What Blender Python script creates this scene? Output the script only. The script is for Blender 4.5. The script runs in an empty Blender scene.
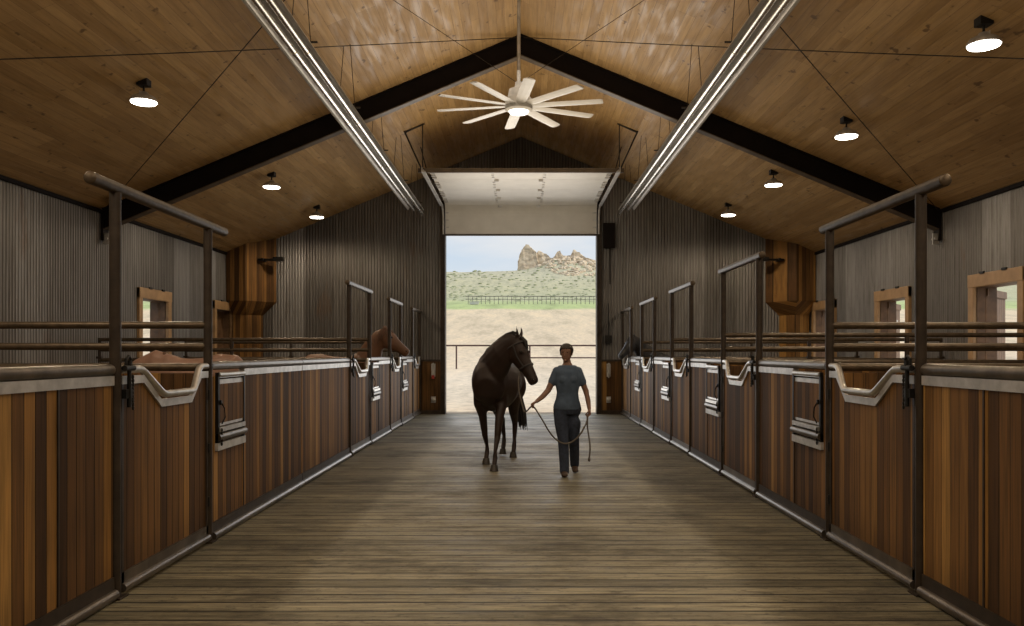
import bpy, bmesh, math, random
from mathutils import Vector, Matrix, noise
random.seed(7)
PI = math.pi
COL = bpy.context.scene.collection
V = Vector

# ------------------------------------------------------------------ mesh builder
class MB:
    def __init__(s): s.v = []; s.f = []
    def add(s, vs, fs):
        n = len(s.v); s.v += [tuple(p) for p in vs]; s.f += [tuple(i+n for i in f) for f in fs]; return s
    def box(s, x0, x1, y0, y1, z0, z1):
        x0, x1 = sorted((x0, x1)); y0, y1 = sorted((y0, y1)); z0, z1 = sorted((z0, z1))
        return s.add([(x0,y0,z0),(x1,y0,z0),(x1,y1,z0),(x0,y1,z0),(x0,y0,z1),(x1,y0,z1),(x1,y1,z1),(x0,y1,z1)],
                     [(0,3,2,1),(4,5,6,7),(0,1,5,4),(1,2,6,5),(2,3,7,6),(3,0,4,7)])
    def loft(s, pts, rad, ref=(0,0,1), n=14, frames=None):
        pts = [V(p) for p in pts]; ref = V(ref); vs = []; m = len(pts)
        for i, p in enumerate(pts):
            t = (pts[min(i+1, m-1)] - pts[max(i-1, 0)]).normalized()
            a = ref - t*ref.dot(t)
            if a.length < 1e-4: a = V((1,0,0)) - t*t.x
            a.normalize(); b = t.cross(a)
            r = rad[i] if isinstance(rad, (list, tuple)) else rad
            ra, rb = r if isinstance(r, (list, tuple)) else (r, r)
            for k in range(n):
                q = 2*PI*k/n
                vs.append(p + a*(ra*math.cos(q)) + b*(rb*math.sin(q)))
        fs = []
        for i in range(m-1):
            for k in range(n):
                k2 = (k+1) % n
                fs.append((i*n+k, i*n+k2, (i+1)*n+k2, (i+1)*n+k))
        fs.append(tuple(range(n))[::-1]); fs.append(tuple((m-1)*n+k for k in range(n)))
        return s.add(vs, fs)
    def cyl(s, p0, p1, r, n=12): return s.loft([p0, p1], r, ref=(.13,.31,.94), n=n)
    def ball(s, c, r, n=14, m=9):
        r = r if isinstance(r, (list, tuple)) else (r, r, r)
        vs = [(c[0], c[1], c[2]-r[2])]
        for i in range(1, m):
            ph = PI*i/m
            for k in range(n):
                q = 2*PI*k/n
                vs.append((c[0]+r[0]*math.sin(ph)*math.cos(q), c[1]+r[1]*math.sin(ph)*math.sin(q), c[2]-r[2]*math.cos(ph)))
        vs.append((c[0], c[1], c[2]+r[2])); fs = []
        for k in range(n):
            k2 = (k+1) % n
            fs.append((0, 1+k2, 1+k)); L = 1+(m-2)*n
            fs.append((L+k, L+k2, len(vs)-1))
            for i in range(m-2): fs.append((1+i*n+k, 1+i*n+k2, 1+(i+1)*n+k2, 1+(i+1)*n+k))
        return s.add(vs, fs)
    def chain(s, pts, rad, ref=(0,0,1), n=12):       # tube with rounded joints, for remeshed bodies
        s.loft(pts, rad, ref, n)
        for i, p in enumerate(pts):
            r = rad[i]; r = r if isinstance(r, (list, tuple)) else (r, r)
            s.ball(p, min(r)*.98, 10, 7)
        return s
    def prism(s, poly, axis, a0, a1):                # polygon extruded along an axis (0,1,2)
        def P(u, v, w): 
            q = [u, v]; q.insert(axis, w); return tuple(q)
        n = len(poly)
        return s.add([P(u, v, a0) for u, v in poly] + [P(u, v, a1) for u, v in poly],
                     [tuple(range(n))[::-1], tuple(range(n, 2*n))] + [(i, (i+1) % n, n+(i+1) % n, n+i) for i in range(n)])
    def mesh(s, name, off=(0,0,0)):
        me = bpy.data.meshes.new(name)
        me.from_pydata([(x-off[0], y-off[1], z-off[2]) for x, y, z in s.v], [], s.f)
        bm = bmesh.new(); bm.from_mesh(me); bmesh.ops.recalc_face_normals(bm, faces=bm.faces); bm.to_mesh(me); bm.free()
        return me

def root_of(o):
    while o.parent: o = o.parent
    return o
def tag(o, label=None, cat=None, group=None, kind=None):
    if label: o['label'] = label
    if cat: o['category'] = cat
    if group: o['group'] = group
    if kind: o['kind'] = kind
    return o
def thing(name, loc, label, cat, group=None):
    o = bpy.data.objects.new(name, None); COL.objects.link(o); o.location = loc; o.empty_display_size = .1
    return tag(o, label, cat, group)
def obj(name, mb, mat, parent=None, smooth=False, bevel=0, loc=(0,0,0), vox=0, sm=0):
    off = root_of(parent).location if parent else V(loc)
    me = mb.mesh(name, off)
    if vox:
        t = bpy.data.objects.new('tmp', me); COL.objects.link(t)
        m = t.modifiers.new('r', 'REMESH'); m.mode = 'VOXEL'; m.voxel_size = vox
        if sm: q = t.modifiers.new('s', 'SMOOTH'); q.factor = .5; q.iterations = sm
        bpy.context.view_layer.update()
        me = bpy.data.meshes.new_from_object(t.evaluated_get(bpy.context.evaluated_depsgraph_get()))
        me.name = name; bpy.data.objects.remove(t)
    o = bpy.data.objects.new(name, me); COL.objects.link(o)
    if parent: o.parent = parent
    else: o.location = loc
    me.materials.clear(); me.materials.append(mat)
    if smooth or vox:
        me.polygons.foreach_set('use_smooth', [True]*len(me.polygons))
        if not vox: me.set_sharp_from_angle(angle=math.radians(42))
    if bevel:
        b = o.modifiers.new('bevel', 'BEVEL'); b.width = bevel; b.segments = 2; b.limit_method = 'ANGLE'
    return o
def struct(name, mb, mat, loc=(0,0,0), **k): return tag(obj(name, mb, mat, loc=loc, **k), kind='structure')

# ------------------------------------------------------------------ materials
class NT:
    def __init__(s, name):
        s.m = bpy.data.materials.new(name); s.m.use_nodes = True; s.t = s.m.node_tree; s.n = s.t.nodes
        s.b = s.n['Principled BSDF']
    def new(s, kind, **kw):
        x = s.n.new(kind)
        for k, v in kw.items():
            if k in x.inputs: s.set(x.inputs[k], v)
            else: setattr(x, k, v)
        return x
    def set(s, i, v):
        if isinstance(v, bpy.types.NodeSocket): s.t.links.new(v, i)
        else: i.default_value = v
    def math(s, op, a, b=0):
        x = s.n.new('ShaderNodeMath'); x.operation = op; s.set(x.inputs[0], a); s.set(x.inputs[1], b); return x.outputs[0]
    def pos(s):
        g = s.n.new('ShaderNodeNewGeometry'); x = s.n.new('ShaderNodeSeparateXYZ'); s.t.links.new(g.outputs['Position'], x.inputs[0])
        return x.outputs
    def xyz(s, a, b, c=0.):
        x = s.n.new('ShaderNodeCombineXYZ')
        for i, v in enumerate((a, b, c)): s.set(x.inputs[i], v)
        return x.outputs[0]
    def noise(s, vec, scale, detail=4, rough=.55):
        x = s.new('ShaderNodeTexNoise', Scale=scale, Detail=detail, Roughness=rough)
        if vec is not None: s.set(x.inputs['Vector'], vec)
        return x.outputs['Fac']
    def ramp(s, fac, stops):
        x = s.n.new('ShaderNodeValToRGB'); s.set(x.inputs[0], fac); e = x.color_ramp.elements
        while len(e) < len(stops): e.new(.5)
        for k, (p, c) in enumerate(stops): e[k].position = p; e[k].color = (*c, 1) if len(c) == 3 else c
        return x.outputs[0]
    def mix(s, f, a, b, mode='MIX'):
        x = s.n.new('ShaderNodeMix'); x.data_type = 'RGBA'; x.blend_type = mode
        s.set(x.inputs[0], f)
        for i, v in ((6, a), (7, b)): s.set(x.inputs[i], (*v, 1) if isinstance(v, tuple) else v)
        return x.outputs[2]
    def out(s, col, rough=.6, metal=0., bump=None, bstr=.3, bdist=.01, spec=None):
        s.set(s.b.inputs['Base Color'], (*col, 1) if isinstance(col, tuple) else col)
        s.set(s.b.inputs['Roughness'], rough); s.set(s.b.inputs['Metallic'], metal)
        if spec is not None: s.b.inputs['Specular IOR Level'].default_value = spec
        if bump is not None:
            x = s.new('ShaderNodeBump', Strength=bstr, Distance=bdist); s.set(x.inputs['Height'], bump)
            s.t.links.new(x.outputs[0], s.b.inputs['Normal'])
        return s.m
def plain(name, c, rough=.5, metal=0., var=.25, scale=9., spec=None):
    n = NT(name); f = n.noise(n.new('ShaderNodeTexCoord').outputs['Object'], scale)
    d = tuple(x*(1-var) for x in c); e = tuple(min(1, x*(1+var)) for x in c)
    return n.out(n.ramp(f, [(.3, d), (.7, e)]), rough, metal, spec=spec)
def emit(name, c, st):
    n = NT(name); n.b.inputs['Emission Color'].default_value = (*c, 1); n.b.inputs['Emission Strength'].default_value = st
    return n.out(c, .5)

def mat_boards():       # vertical tongue-and-groove, colour changes board by board
    n = NT('stall_boards'); x, y, z = n.pos(); u = n.math('ADD', x, y)
    idx = n.math('FLOOR', n.math('DIVIDE', u, .105))
    wn = n.n.new('ShaderNodeTexWhiteNoise'); wn.noise_dimensions = '1D'; n.set(wn.inputs['W'], idx)
    w2 = n.n.new('ShaderNodeTexWhiteNoise'); w2.noise_dimensions = '1D'; n.set(w2.inputs['W'], n.math('ADD', idx, 31.7))
    c = n.ramp(wn.outputs['Value'], [(0, (.060,.031,.013)), (.3, (.125,.064,.023)), (.6, (.20,.104,.034)), (.85, (.30,.16,.048)), (1, (.45,.26,.080))])
    st = n.noise(n.xyz(n.math('MULTIPLY', u, 26), n.math('MULTIPLY', z, .9), n.math('MULTIPLY', wn.outputs['Value'], 40)), 1.6, 6, .6)
    c = n.mix(.75, c, n.ramp(st, [(.28, (.34,.32,.3)), (.5, (.9,.88,.86)), (.72, (1.35,1.2,1.05))]), 'MULTIPLY')
    big = n.noise(n.xyz(u, z, x), .7, 3)
    c = n.mix(.6, c, n.ramp(big, [(.3, (.5,.5,.5)), (.7, (1.2,1.2,1.2))]), 'MULTIPLY')
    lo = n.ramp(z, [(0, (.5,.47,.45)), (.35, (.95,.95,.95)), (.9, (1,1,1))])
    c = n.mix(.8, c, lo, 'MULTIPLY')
    fr = n.math('ABSOLUTE', n.math('SUBTRACT', n.math('FRACT', n.math('DIVIDE', u, .105)), .5))
    g = n.ramp(fr, [(.455, (1,1,1)), (.49, (0,0,0))])
    c = n.mix(g, (.006,.004,.003), c)
    return n.out(c, .68, 0, g, .6, .006, spec=.18)
def mat_metal_wall():
    n = NT('weathered_corrugated_steel'); x, y, z = n.pos(); u = n.math('ADD', x, y)
    idx = n.math('FLOOR', n.math('DIVIDE', u, .81))
    wn = n.n.new('ShaderNodeTexWhiteNoise'); wn.noise_dimensions = '1D'; n.set(wn.inputs['W'], idx)
    c = n.ramp(wn.outputs['Value'], [(0, (.115,.107,.100)), (.35, (.16,.15,.14)), (.7, (.22,.212,.205)), (1, (.29,.287,.285))])
    st = n.noise(n.xyz(n.math('MULTIPLY', u, 7), n.math('MULTIPLY', z, .5), idx), 1.8, 6, .65)
    c = n.mix(.7, c, n.ramp(st, [(.3, (.5,.46,.42)), (.52, (1,1,1)), (.75, (1.3,1.3,1.32))]), 'MULTIPLY')
    r = n.noise(n.xyz(n.math('MULTIPLY', u, 1.3), n.math('MULTIPLY', z, .45), 3.3), 1.3, 5, .6)
    c = n.mix(n.ramp(r, [(.62, (0,0,0)), (.76, (.6,.6,.6))]), c, (.15,.075,.03))
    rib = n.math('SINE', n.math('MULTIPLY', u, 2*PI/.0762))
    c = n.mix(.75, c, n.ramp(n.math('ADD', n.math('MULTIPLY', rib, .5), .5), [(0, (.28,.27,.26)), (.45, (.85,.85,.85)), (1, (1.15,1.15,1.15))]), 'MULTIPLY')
    return n.out(c, .5, .35)
def mat_ceiling():
    n = NT('ceiling_planks'); x, y, z = n.pos()
    b = n.new('ShaderNodeTexBrick', Vector=n.xyz(y, x), Scale=1., **{'Mortar Size': .0022, 'Mortar Smooth': .4, 'Brick Width': 2.9, 'Row Height': .135,
              'Color1': (.37,.228,.092,1), 'Color2': (.50,.325,.145,1), 'Mortar': (.18,.10,.04,1)})
    b.offset = .37; b.offset_frequency = 3
    st = n.noise(n.xyz(n.math('MULTIPLY', x, 16), n.math('MULTIPLY', y, .8), 0), 1.6, 6, .6)
    c = n.mix(.6, b.outputs['Color'], n.ramp(st, [(.3, (.6,.56,.5)), (.55, (1,1,1)), (.75, (1.25,1.2,1.15))]), 'MULTIPLY')
    k = n.noise(n.xyz(n.math('MULTIPLY', x, 7), n.math('MULTIPLY', y, 4), 5), 1.3, 2, .5)
    c = n.mix(n.ramp(k, [(.67, (0,0,0)), (.74, (.7,.7,.7))]), c, (.08,.038,.014))
    ro = n.ramp(n.noise(n.xyz(n.math('MULTIPLY', x, 9), n.math('MULTIPLY', y, 1.2), 9), 1., 4), [(.33, (.33,.33,.33)), (.55, (.62,.62,.62))])
    bp = n.math('ADD', n.math('MULTIPLY', b.outputs['Fac'], -1.), n.math('MULTIPLY', n.noise(n.xyz(n.math('MULTIPLY', x, 20), n.math('MULTIPLY', y, 5), 0), 1.), .8))
    return n.out(c, ro, 0, bp, .28, .003)
def mat_floor():
    n = NT('worn_plank_deck'); x, y, z = n.pos()
    b = n.new('ShaderNodeTexBrick', Vector=n.xyz(n.math('ADD', x, 14.1), y), Scale=1., **{'Mortar Size': .012, 'Mortar Smooth': .25, 'Brick Width': 60., 'Row Height': .178,
              'Color1': (.135,.120,.076,1), 'Color2': (.285,.255,.172,1), 'Mortar': (.012,.010,.007,1)})
    b.offset = .43; b.offset_frequency = 2
    st = n.noise(n.xyz(n.math('MULTIPLY', x, 1.1), n.math('MULTIPLY', y, 22), 0), 1.5, 7, .65)
    c = n.mix(.85, b.outputs['Color'], n.ramp(st, [(.34, (.34,.32,.3)), (.5, (.95,.95,.95)), (.66, (1.6,1.57,1.5))]), 'MULTIPLY')
    d = n.noise(n.xyz(x, n.math('MULTIPLY', y, 1.7), 2), 1.1, 6, .7)
    c = n.mix(n.ramp(d, [(.49, (0,0,0)), (.66, (.7,.7,.7))]), c, (.040,.032,.022))
    ch = n.noise(n.xyz(n.math('MULTIPLY', x, 5), n.math('MULTIPLY', y, 13), 2), 2.2, 5, .8)
    c = n.mix(n.ramp(ch, [(.55, (0,0,0)), (.66, (.8,.8,.8))]), c, (.026,.021,.015))
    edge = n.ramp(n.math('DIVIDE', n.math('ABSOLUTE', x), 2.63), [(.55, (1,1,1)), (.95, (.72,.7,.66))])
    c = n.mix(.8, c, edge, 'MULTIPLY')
    bp = n.math('ADD', n.math('MULTIPLY', b.outputs['Fac'], -2.5), n.math('MULTIPLY', st, 1.2))
    return n.out(c, n.ramp(d, [(.35, (.5,.5,.5)), (.65, (.7,.7,.7))]), 0, bp, .8, .008, spec=.42)
def mat_ground():
    n = NT('dirt_yard_and_range'); x, y, z = n.pos(); p = n.xyz(x, y, 0)
    nz = n.noise(p, .07, 4)
    f = n.math('DIVIDE', n.math('ADD', y, n.math('MULTIPLY', n.math('SUBTRACT', nz, .5), 26)), 700)
    base = n.ramp(f, [(0, (.72,.60,.45)), (.055, (.74,.62,.47)), (.09, (.66,.53,.37)), (.178, (.68,.55,.37)), (.19, (.42,.50,.20)),
                      (.225, (.42,.48,.21)), (.26, (.44,.44,.26)), (.4, (.48,.45,.27)), (.8, (.50,.46,.30))])
    sp = n.noise(n.xyz(n.math('MULTIPLY', x, .3), n.math('MULTIPLY', y, .05), 0), 1., 5, .7)
    c = n.mix(.8, base, n.ramp(sp, [(.32, (.62,.62,.58)), (.5, (1,1,1)), (.7, (1.25,1.2,1.12))]), 'MULTIPLY')
    pb = n.noise(p, 2.2, 5, .8)
    c = n.mix(.5, c, n.ramp(pb, [(.35, (.45,.42,.38)), (.6, (1.15,1.15,1.15))]), 'MULTIPLY')
    haze_tint = n.ramp(n.math('DIVIDE', y, 700), [(.1, (0,0,0)), (1, (.12,.12,.12))])
    c = n.mix(haze_tint, c, (.50,.55,.58))  # distance haze painted into the ground colour
    return n.out(c, .95, 0, pb, .4, .05)
def mat_rock():
    n = NT('sandstone_rock'); x, y, z = n.pos()
    f = n.noise(n.xyz(n.math('MULTIPLY', x, .16), n.math('MULTIPLY', y, .1), n.math('MULTIPLY', z, .45)), 1., 6, .65)
    return n.out(n.ramp(f, [(.3, (.33,.25,.18)), (.48, (.60,.48,.34)), (.7, (.74,.63,.47))]), .95)
def mat_coat(name, c, var=.3):
    n = NT(name); o = n.new('ShaderNodeTexCoord').outputs['Object']
    f = n.noise(o, 2.5, 5, .6)
    return n.out(n.ramp(f, [(.3, tuple(v*(1-var) for v in c)), (.7, tuple(min(1, v*(1+var)) for v in c))]), .5, spec=.35)

M = dict(
 boards=mat_boards(), wall=mat_metal_wall(), ceil=mat_ceiling(), floor=mat_floor(), ground=mat_ground(), rock=mat_rock(),
 pipe=plain('brown_oiled_pipe', (.085,.062,.040), .42, .55, .35, 14),
 post=plain('dark_steel_post', (.040,.028,.019), .5, .4, .35, 10),
 rail=plain('steel_top_rail', (.15,.125,.10), .33, .75, .35, 6),
 galv=plain('bright_steel', (.52,.50,.47), .3, .75, .2, 12),
 plate=plain('galvanised_plate', (.50,.49,.48), .38, .45, .25, 8),
 black=plain('black_hardware', (.012,.011,.010), .5, .5, .3, 20),
 beam=plain('dark_brown_beam_paint', (.008,.005,.004), .7, .0, .3, 3, .15),
 flange=plain('lit_flange_brown', (.10,.075,.05), .5, .2, .3, 5),  # light on the lower beam flange put into colour; also tan door bar
 frame=plain('fir_casing', (.33,.205,.10), .55, 0, .2, 5),
 leaf=plain('reddish_door_wood', (.13,.072,.036), .55, 0, .3, 6),
 white=plain('white_enamel', (.62,.60,.56), .5, 0, .06, 3),
 alum=plain('fan_aluminium', (.42,.40,.37), .38, .3, .08, 6),
 heater=plain('heater_reflector', (.50,.47,.43), .35, .7, .15, 5),
 tube=plain('heater_tube', (.78,.74,.68), .24, .95, .1, 7),
 wire=plain('thin_cable', (.03,.022,.016), .6, .3, .1, 5),
 stallfloor=plain('shavings', (.20,.15,.09), .95, 0, .3, 6),
 red=plain('red_tag', (.35,.03,.02), .5),
 rope=plain('braided_rope', (.10,.085,.07), .8, 0, .3, 90),
 skin=plain('skin', (.20,.105,.07), .55, 0, .08), shirt=plain('grey_blue_cotton', (.060,.088,.135), .9, 0, .2, 14),
 jeans=plain('dark_denim', (.022,.03,.052), .9, 0, .35, 25), hair=plain('dark_brown_hair', (.02,.012,.008), .6),
 boot=plain('brown_boot', (.05,.028,.016), .6), eye=plain('dark_eye', (.01,.008,.006), .15), belt=plain('leather_belt', (.02,.012,.008), .6),
 bay=mat_coat('dark_bay_coat', (.020,.010,.007)), chestnut=mat_coat('chestnut_coat', (.14,.068,.036), .25), blackcoat=mat_coat('black_coat', (.020,.019,.021)),
 pale=mat_coat('pale_chestnut_coat', (.24,.14,.10), .3), hoof=plain('hoof_horn', (.035,.028,.022), .5), hairb=plain('black_mane', (.010,.008,.007), .7),
 hairc=plain('chestnut_mane', (.10,.045,.022), .7), strap=plain('halter_webbing', (.025,.02,.02), .7),
 lamp=emit('lamp_lens', (1,.93,.80), 9), fanlamp=emit('fan_lens', (1,.95,.88), 1.3),
 fencew=plain('grey_fence_timber', (.20,.18,.16), .9, 0, .2, 3), fencem=plain('rusty_fence_pipe', (.10,.055,.045), .7, .2, .3, 3),
)

# ------------------------------------------------------------------ dimensions (metres; camera at x0 y0 z1.6 looking +Y)
F = 833.; HW = 2.63; WX = 7.5; YE = 21.9; YB = -7.; RZ = 7.28; SL = .4167; DX = 1.98; DZ = 5.45
def cz(x): return RZ - SL*abs(x)

# --- floor, ceiling, walls
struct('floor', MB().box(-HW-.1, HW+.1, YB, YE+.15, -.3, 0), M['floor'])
struct('stall_floor_left', MB().box(-WX-.3, -HW-.1, YB, YE+.1, -.3, -.02), M['stallfloor'])
struct('stall_floor_right', MB().box(HW+.1, WX+.3, YB, YE+.1, -.3, -.02), M['stallfloor'])
struct('ceiling_left', MB().prism([(0, RZ), (-WX-.8, cz(WX+.8)), (-WX-.8, cz(WX+.8)+.3), (0, RZ+.3)], 1, YB-.3, YE+.6), M['ceil'])
struct('ceiling_right', MB().prism([(0, RZ), (WX+.8, cz(WX+.8)), (WX+.8, cz(WX+.8)+.3), (0, RZ+.3)], 1, YB-.3, YE+.6), M['ceil'])

PITCH = .0762
def corr(u0, u1, P, ztop, holes, amp=.009):
    """corrugated sheet: u along the wall, P(u, off) gives x,y; holes = [(u0,u1,z0,z1)]"""
    mb = MB(); st = PITCH/6; n = int((u1-u0)/st); us = [u0+(u1-u0)*i/n for i in range(n+1)]
    for i in range(n):
        a, b = us[i], us[i+1]; m = (a+b)/2; segs = [(0., None)]
        hs = [h for h in holes if h[0] <= m <= h[1]]
        if hs: h = hs[0]; segs = ([(0., h[2])] if h[2] > 0 else []) + [(h[3], None)]
        for z0, z1 in segs:
            pa = P(a, amp*math.sin(2*PI*a/PITCH)); pb = P(b, amp*math.sin(2*PI*b/PITCH))
            mb.add([(*pa, z0), (*pb, z0), (*pb, z1 if z1 else ztop(b)), (*pa, z1 if z1 else ztop(a))], [(0,1,2,3)])
    return mb
DOORS_L = [(16.4, 17.6), (20.4, 21.45)]
DOORS_R = [(12.5, 13.72), (16.15, 17.4), (19.95, 21.2)]
LZ0, LZ1 = 1.25, 2.68
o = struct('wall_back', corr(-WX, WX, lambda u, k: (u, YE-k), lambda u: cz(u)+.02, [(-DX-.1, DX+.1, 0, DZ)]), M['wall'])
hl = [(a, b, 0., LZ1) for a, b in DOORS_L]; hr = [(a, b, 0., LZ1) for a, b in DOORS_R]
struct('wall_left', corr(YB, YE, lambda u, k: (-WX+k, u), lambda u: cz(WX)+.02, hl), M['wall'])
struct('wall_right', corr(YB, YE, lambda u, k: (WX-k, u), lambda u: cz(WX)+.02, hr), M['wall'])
struct('wall_front', MB().prism([(-WX, 0), (WX, 0), (WX, cz(WX)), (0, RZ), (-WX, cz(WX))], 1, YB-.1, YB), M['boards'])
# trim strips where the walls meet the roof
t = MB(); t.box(-WX, -WX+.05, YB, YE, cz(WX)-.06, cz(WX)); struct('trim_1', t, M['beam'])
t = MB(); t.box(WX-.05, WX, YB, YE, cz(WX)-.06, cz(WX)); struct('trim_2', t, M['beam'])

def dutch(n, s, y0, y1, ang, latch=False):
    X = s*WX
    r = bpy.data.objects.new('door_%d' % n, None); COL.objects.link(r); r.location = (X, (y0+y1)/2, 0); r['kind'] = 'structure'
    c = MB(); w = .15; i = X-s*.06; z1 = LZ1; 
    c.box(i, X+s*.02, y0-w, y0, 0, z1+.2); c.box(i, X+s*.02, y1, y1+w, 0, z1+.2); c.box(i-s*.01, X+s*.02, y0-w, y1+w, z1, z1+.21)
    obj('casing', c, M['frame'], r, bevel=.006)
    j = MB(); d = .34
    j.box(X, X+s*d, y0-.03, y0, 0, z1); j.box(X, X+s*d, y1, y1+.03, 0, z1); j.box(X, X+s*d, y0-.03, y1+.03, z1, z1+.03)
    obj('jamb', j, M['leaf'], r)
    l = MB()
    k = int((y1-y0)/.13); bw = (y1-y0)/k
    for q in range(k): l.box(X+s*.1, X+s*.14, y0+q*bw+.003, y0+(q+1)*bw-.003, .02, LZ0)
    l.box(X+s*.08, X+s*.16, y0, y1, LZ0-.06, LZ0)
    obj('lower_leaf', l, M['leaf'], r)
    # upper leaf swung outwards on the far jamb
    u = MB(); L = y1-y0; a = math.radians(ang); hx, hy = X+s*.16, y1-.01
    def T(p, q, z): return (hx + s*(p*math.sin(a)+q*math.cos(a)), hy - p*math.cos(a) + q*math.sin(a), z)
    def tb(mb, p0, p1, q0, q1, za, zb):
        mb.add([T(p0,q0,za),T(p1,q0,za),T(p1,q1,za),T(p0,q1,za),T(p0,q0,zb),T(p1,q0,zb),T(p1,q1,zb),T(p0,q1,zb)],
               [(0,3,2,1),(4,5,6,7),(0,1,5,4),(1,2,6,5),(2,3,7,6),(3,0,4,7)])
    k = int(L/.13); bw = L/k
    for q in range(k): tb(u, q*bw+.003, (q+1)*bw-.003, 0, .035, LZ0+.02, z1-.02)
    tb(u, 0, L, -.025, 0, z1-.14, z1-.02); tb(u, 0, L, -.025, 0, LZ0+.02, LZ0+.14)
    lf = obj('upper_leaf', u, M['leaf'], r)
    if latch:
        h = MB(); tb(h, L*.5, L*.62, -.05, -.02, 2.25, 2.31); tb(h, L*.54, L*.58, -.05, -.02, 2.1, 2.3); obj('latch', h, M['galv'], lf)
    h = MB()
    for q in (y0+.3, y1-.3): h.box(i-s*.03, i, q-.06, q+.06, z1+.2, z1+.235)
    obj('rail_bracket', h, M['black'], r)
    return r
dutch(1, -1, *DOORS_L[0], 172); dutch(2, -1, *DOORS_L[1], 8)
dutch(3, 1, *DOORS_R[0], 137); dutch(4, 1, *DOORS_R[1], 145, True); dutch(5, 1, *DOORS_R[2], 150)

# --- end wall door surround and wainscot
for s, nm in ((-1, 'left'), (1, 'right')):
    j = MB(); j.box(s*DX, s*(DX+.13), YE-.09, YE+.2, 0, DZ); j.box(s*(DX+.0), s*(DX+.035), YE-.16, YE-.05, 0, DZ-.1)
    for k in range(10): j.cyl((s*(DX+.08), YE-.09, .5+k*.5), (s*(DX+.08), YE-.105, .5+k*.5), .014, 8)
    struct('trim_%d' % (3 if s < 0 else 4), j, M['post'])
    w = MB(); w.box(s*(DX+.13), s*(HW+.02), YE-.10, YE-.02, 0, 1.38)
    struct('baseboard_%s' % nm, w, M['boards'])
    w = MB(); w.box(s*(DX+.13), s*(HW+.0), YE-.13, YE-.02, 1.38, 1.43); w.box(s*(DX+.13), s*(HW), YE-.115, YE-.02, 0, .1)
    struct('trim_%d' % (5 if s < 0 else 6), w, M['post'])
    r = thing('door_bolt', (s*2.3, YE-.13, 1.1), 'steel slide bolt and chain on the wood panel %s of the big doorway' % nm, 'bolt')
    b = MB(); b.box(s*2.24, s*2.34, YE-.14, YE-.10, .98, 1.32); b.cyl((s*2.29, YE-.16, .95), (s*2.29, YE-.16, 1.34), .022)
    obj('bolt', b, M['plate'], r)
    b = MB(); b.ball((s*2.29, YE-.15, .38), (.06,.035,.06)); b.box(s*2.23, s*2.35, YE-.13, YE-.10, .3, .46); obj('floor_catch', b, M['plate'], r)
    if s < 0:
        b = MB(); b.box(s*2.26, s*2.33, YE-.19, YE-.14, .93, 1.02); obj('tag', b, M['red'], r)
h = MB(); h.box(-DX-.13, DX+.13, YE-.06, YE+.2, DZ-.02, DZ+.14); struct('trim_7', h, M['beam'])
b = MB(); b.box(2.2, 2.38, YE-.12, YE-.02, 1.86, 2.06); b.cyl((2.29, YE-.14, 1.96), (2.29, YE-.12, 1.96), .05); b.cyl((2.29, YE-.06, 2.06), (2.29, YE-.06, 2.9), .012)
tag(obj('switch_box', b, M['black'], loc=(2.29, YE-.02, 1.86)), 'small black electrical switch box on corrugated wall right of the big doorway', 'switch box')
b = MB(); b.box(2.16, 2.46, YE-.14, YE-.02, 4.35, 5.0); b.cyl((2.33, YE-.1, 4.35), (2.33, YE-.1, 3.4), .014)
tag(obj('door_opener', b, M['beam'], loc=(2.33, YE-.02, 4.35)), 'dark brown door opener box high on the wall right of the doorway', 'door opener')

# --- sectional overhead door, raised
YT = 17.5; ZT = 5.5
door = thing('overhead_door', (0, YE-.2, 4.68), 'white sectional overhead door raised above the big doorway', 'garage door')
def path(t):                                    # t metres from the bottom edge, up, round the bend, then forward
    z0, R, yb = 4.70, .38, YE-.16
    up = ZT-R-z0
    if t < up: return yb, z0+t, 0.
    t -= up
    if t < R*PI/2: a = t/R; return yb-R*(1-math.cos(a)), ZT-R+R*math.sin(a), a
    t -= R*PI/2; return yb-R-t, ZT+t*.004, PI/2
def sec(t0, t1, name):
    mb = MB(); n = 10; ring = []
    for i in range(n+1):
        y, z, a = path(t0+.006+(t1-t0-.012)*i/n); ring.append((y, z, a))
    for i in range(n):
        (ya, za, aa), (yb, zb, ab) = ring[i], ring[i+1]; th = .045
        vs = []
        for y, z, a in ((ya, za, aa), (yb, zb, ab)):
            ny, nz = math.cos(a), math.sin(a)
            for x in (-DX+.01, DX-.01): vs += [(x, y, z), (x, y+ny*th, z+nz*th)]
        mb.add(vs, [(0,2,6,4),(1,5,7,3),(0,4,5,1),(2,3,7,6),(0,1,3,2),(4,6,7,5)])
    p = obj(name, mb, M['white'], door)
    y, z, a = path(t1)
    h = MB()
    for x in (-.55, .45): h.box(x-.05, x+.05, y-.02-.03*math.cos(a), y+.02, z-.02-.03*math.sin(a), z+.02)
    for i in range(1, 4):
        y, z, a = path(t0+(t1-t0)*i/4)
        for x in ((-.62, .52) if a > 1 else ()): h.box(x-.03, x+.03, y-.03, y+.03, z-.02, z)
        for x in (-DX+.06, DX-.06): h.box(x-.05, x+.05, y-.03, y+.03, z-.03, z+.0)
    obj('hinge', h, M['plate'], p)
    return p
L = 0; cuts = [0, .76, 1.5, 2.5, 3.6, 4.55]
for a, b in zip(cuts[:-1], cuts[1:]): sec(a, b, 'door_section')
b = MB(); y, z, a = path(4.55); b.box(-DX-.22, DX+.22, y-.05, y+.02, z-.06, z+.03); obj('end_bar', b, M['flange'], door)
b = MB(); b.box(-DX, DX, YE-.20, YE-.15, 4.655, 4.70); obj('bottom_seal', b, M['post'], door)
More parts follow.
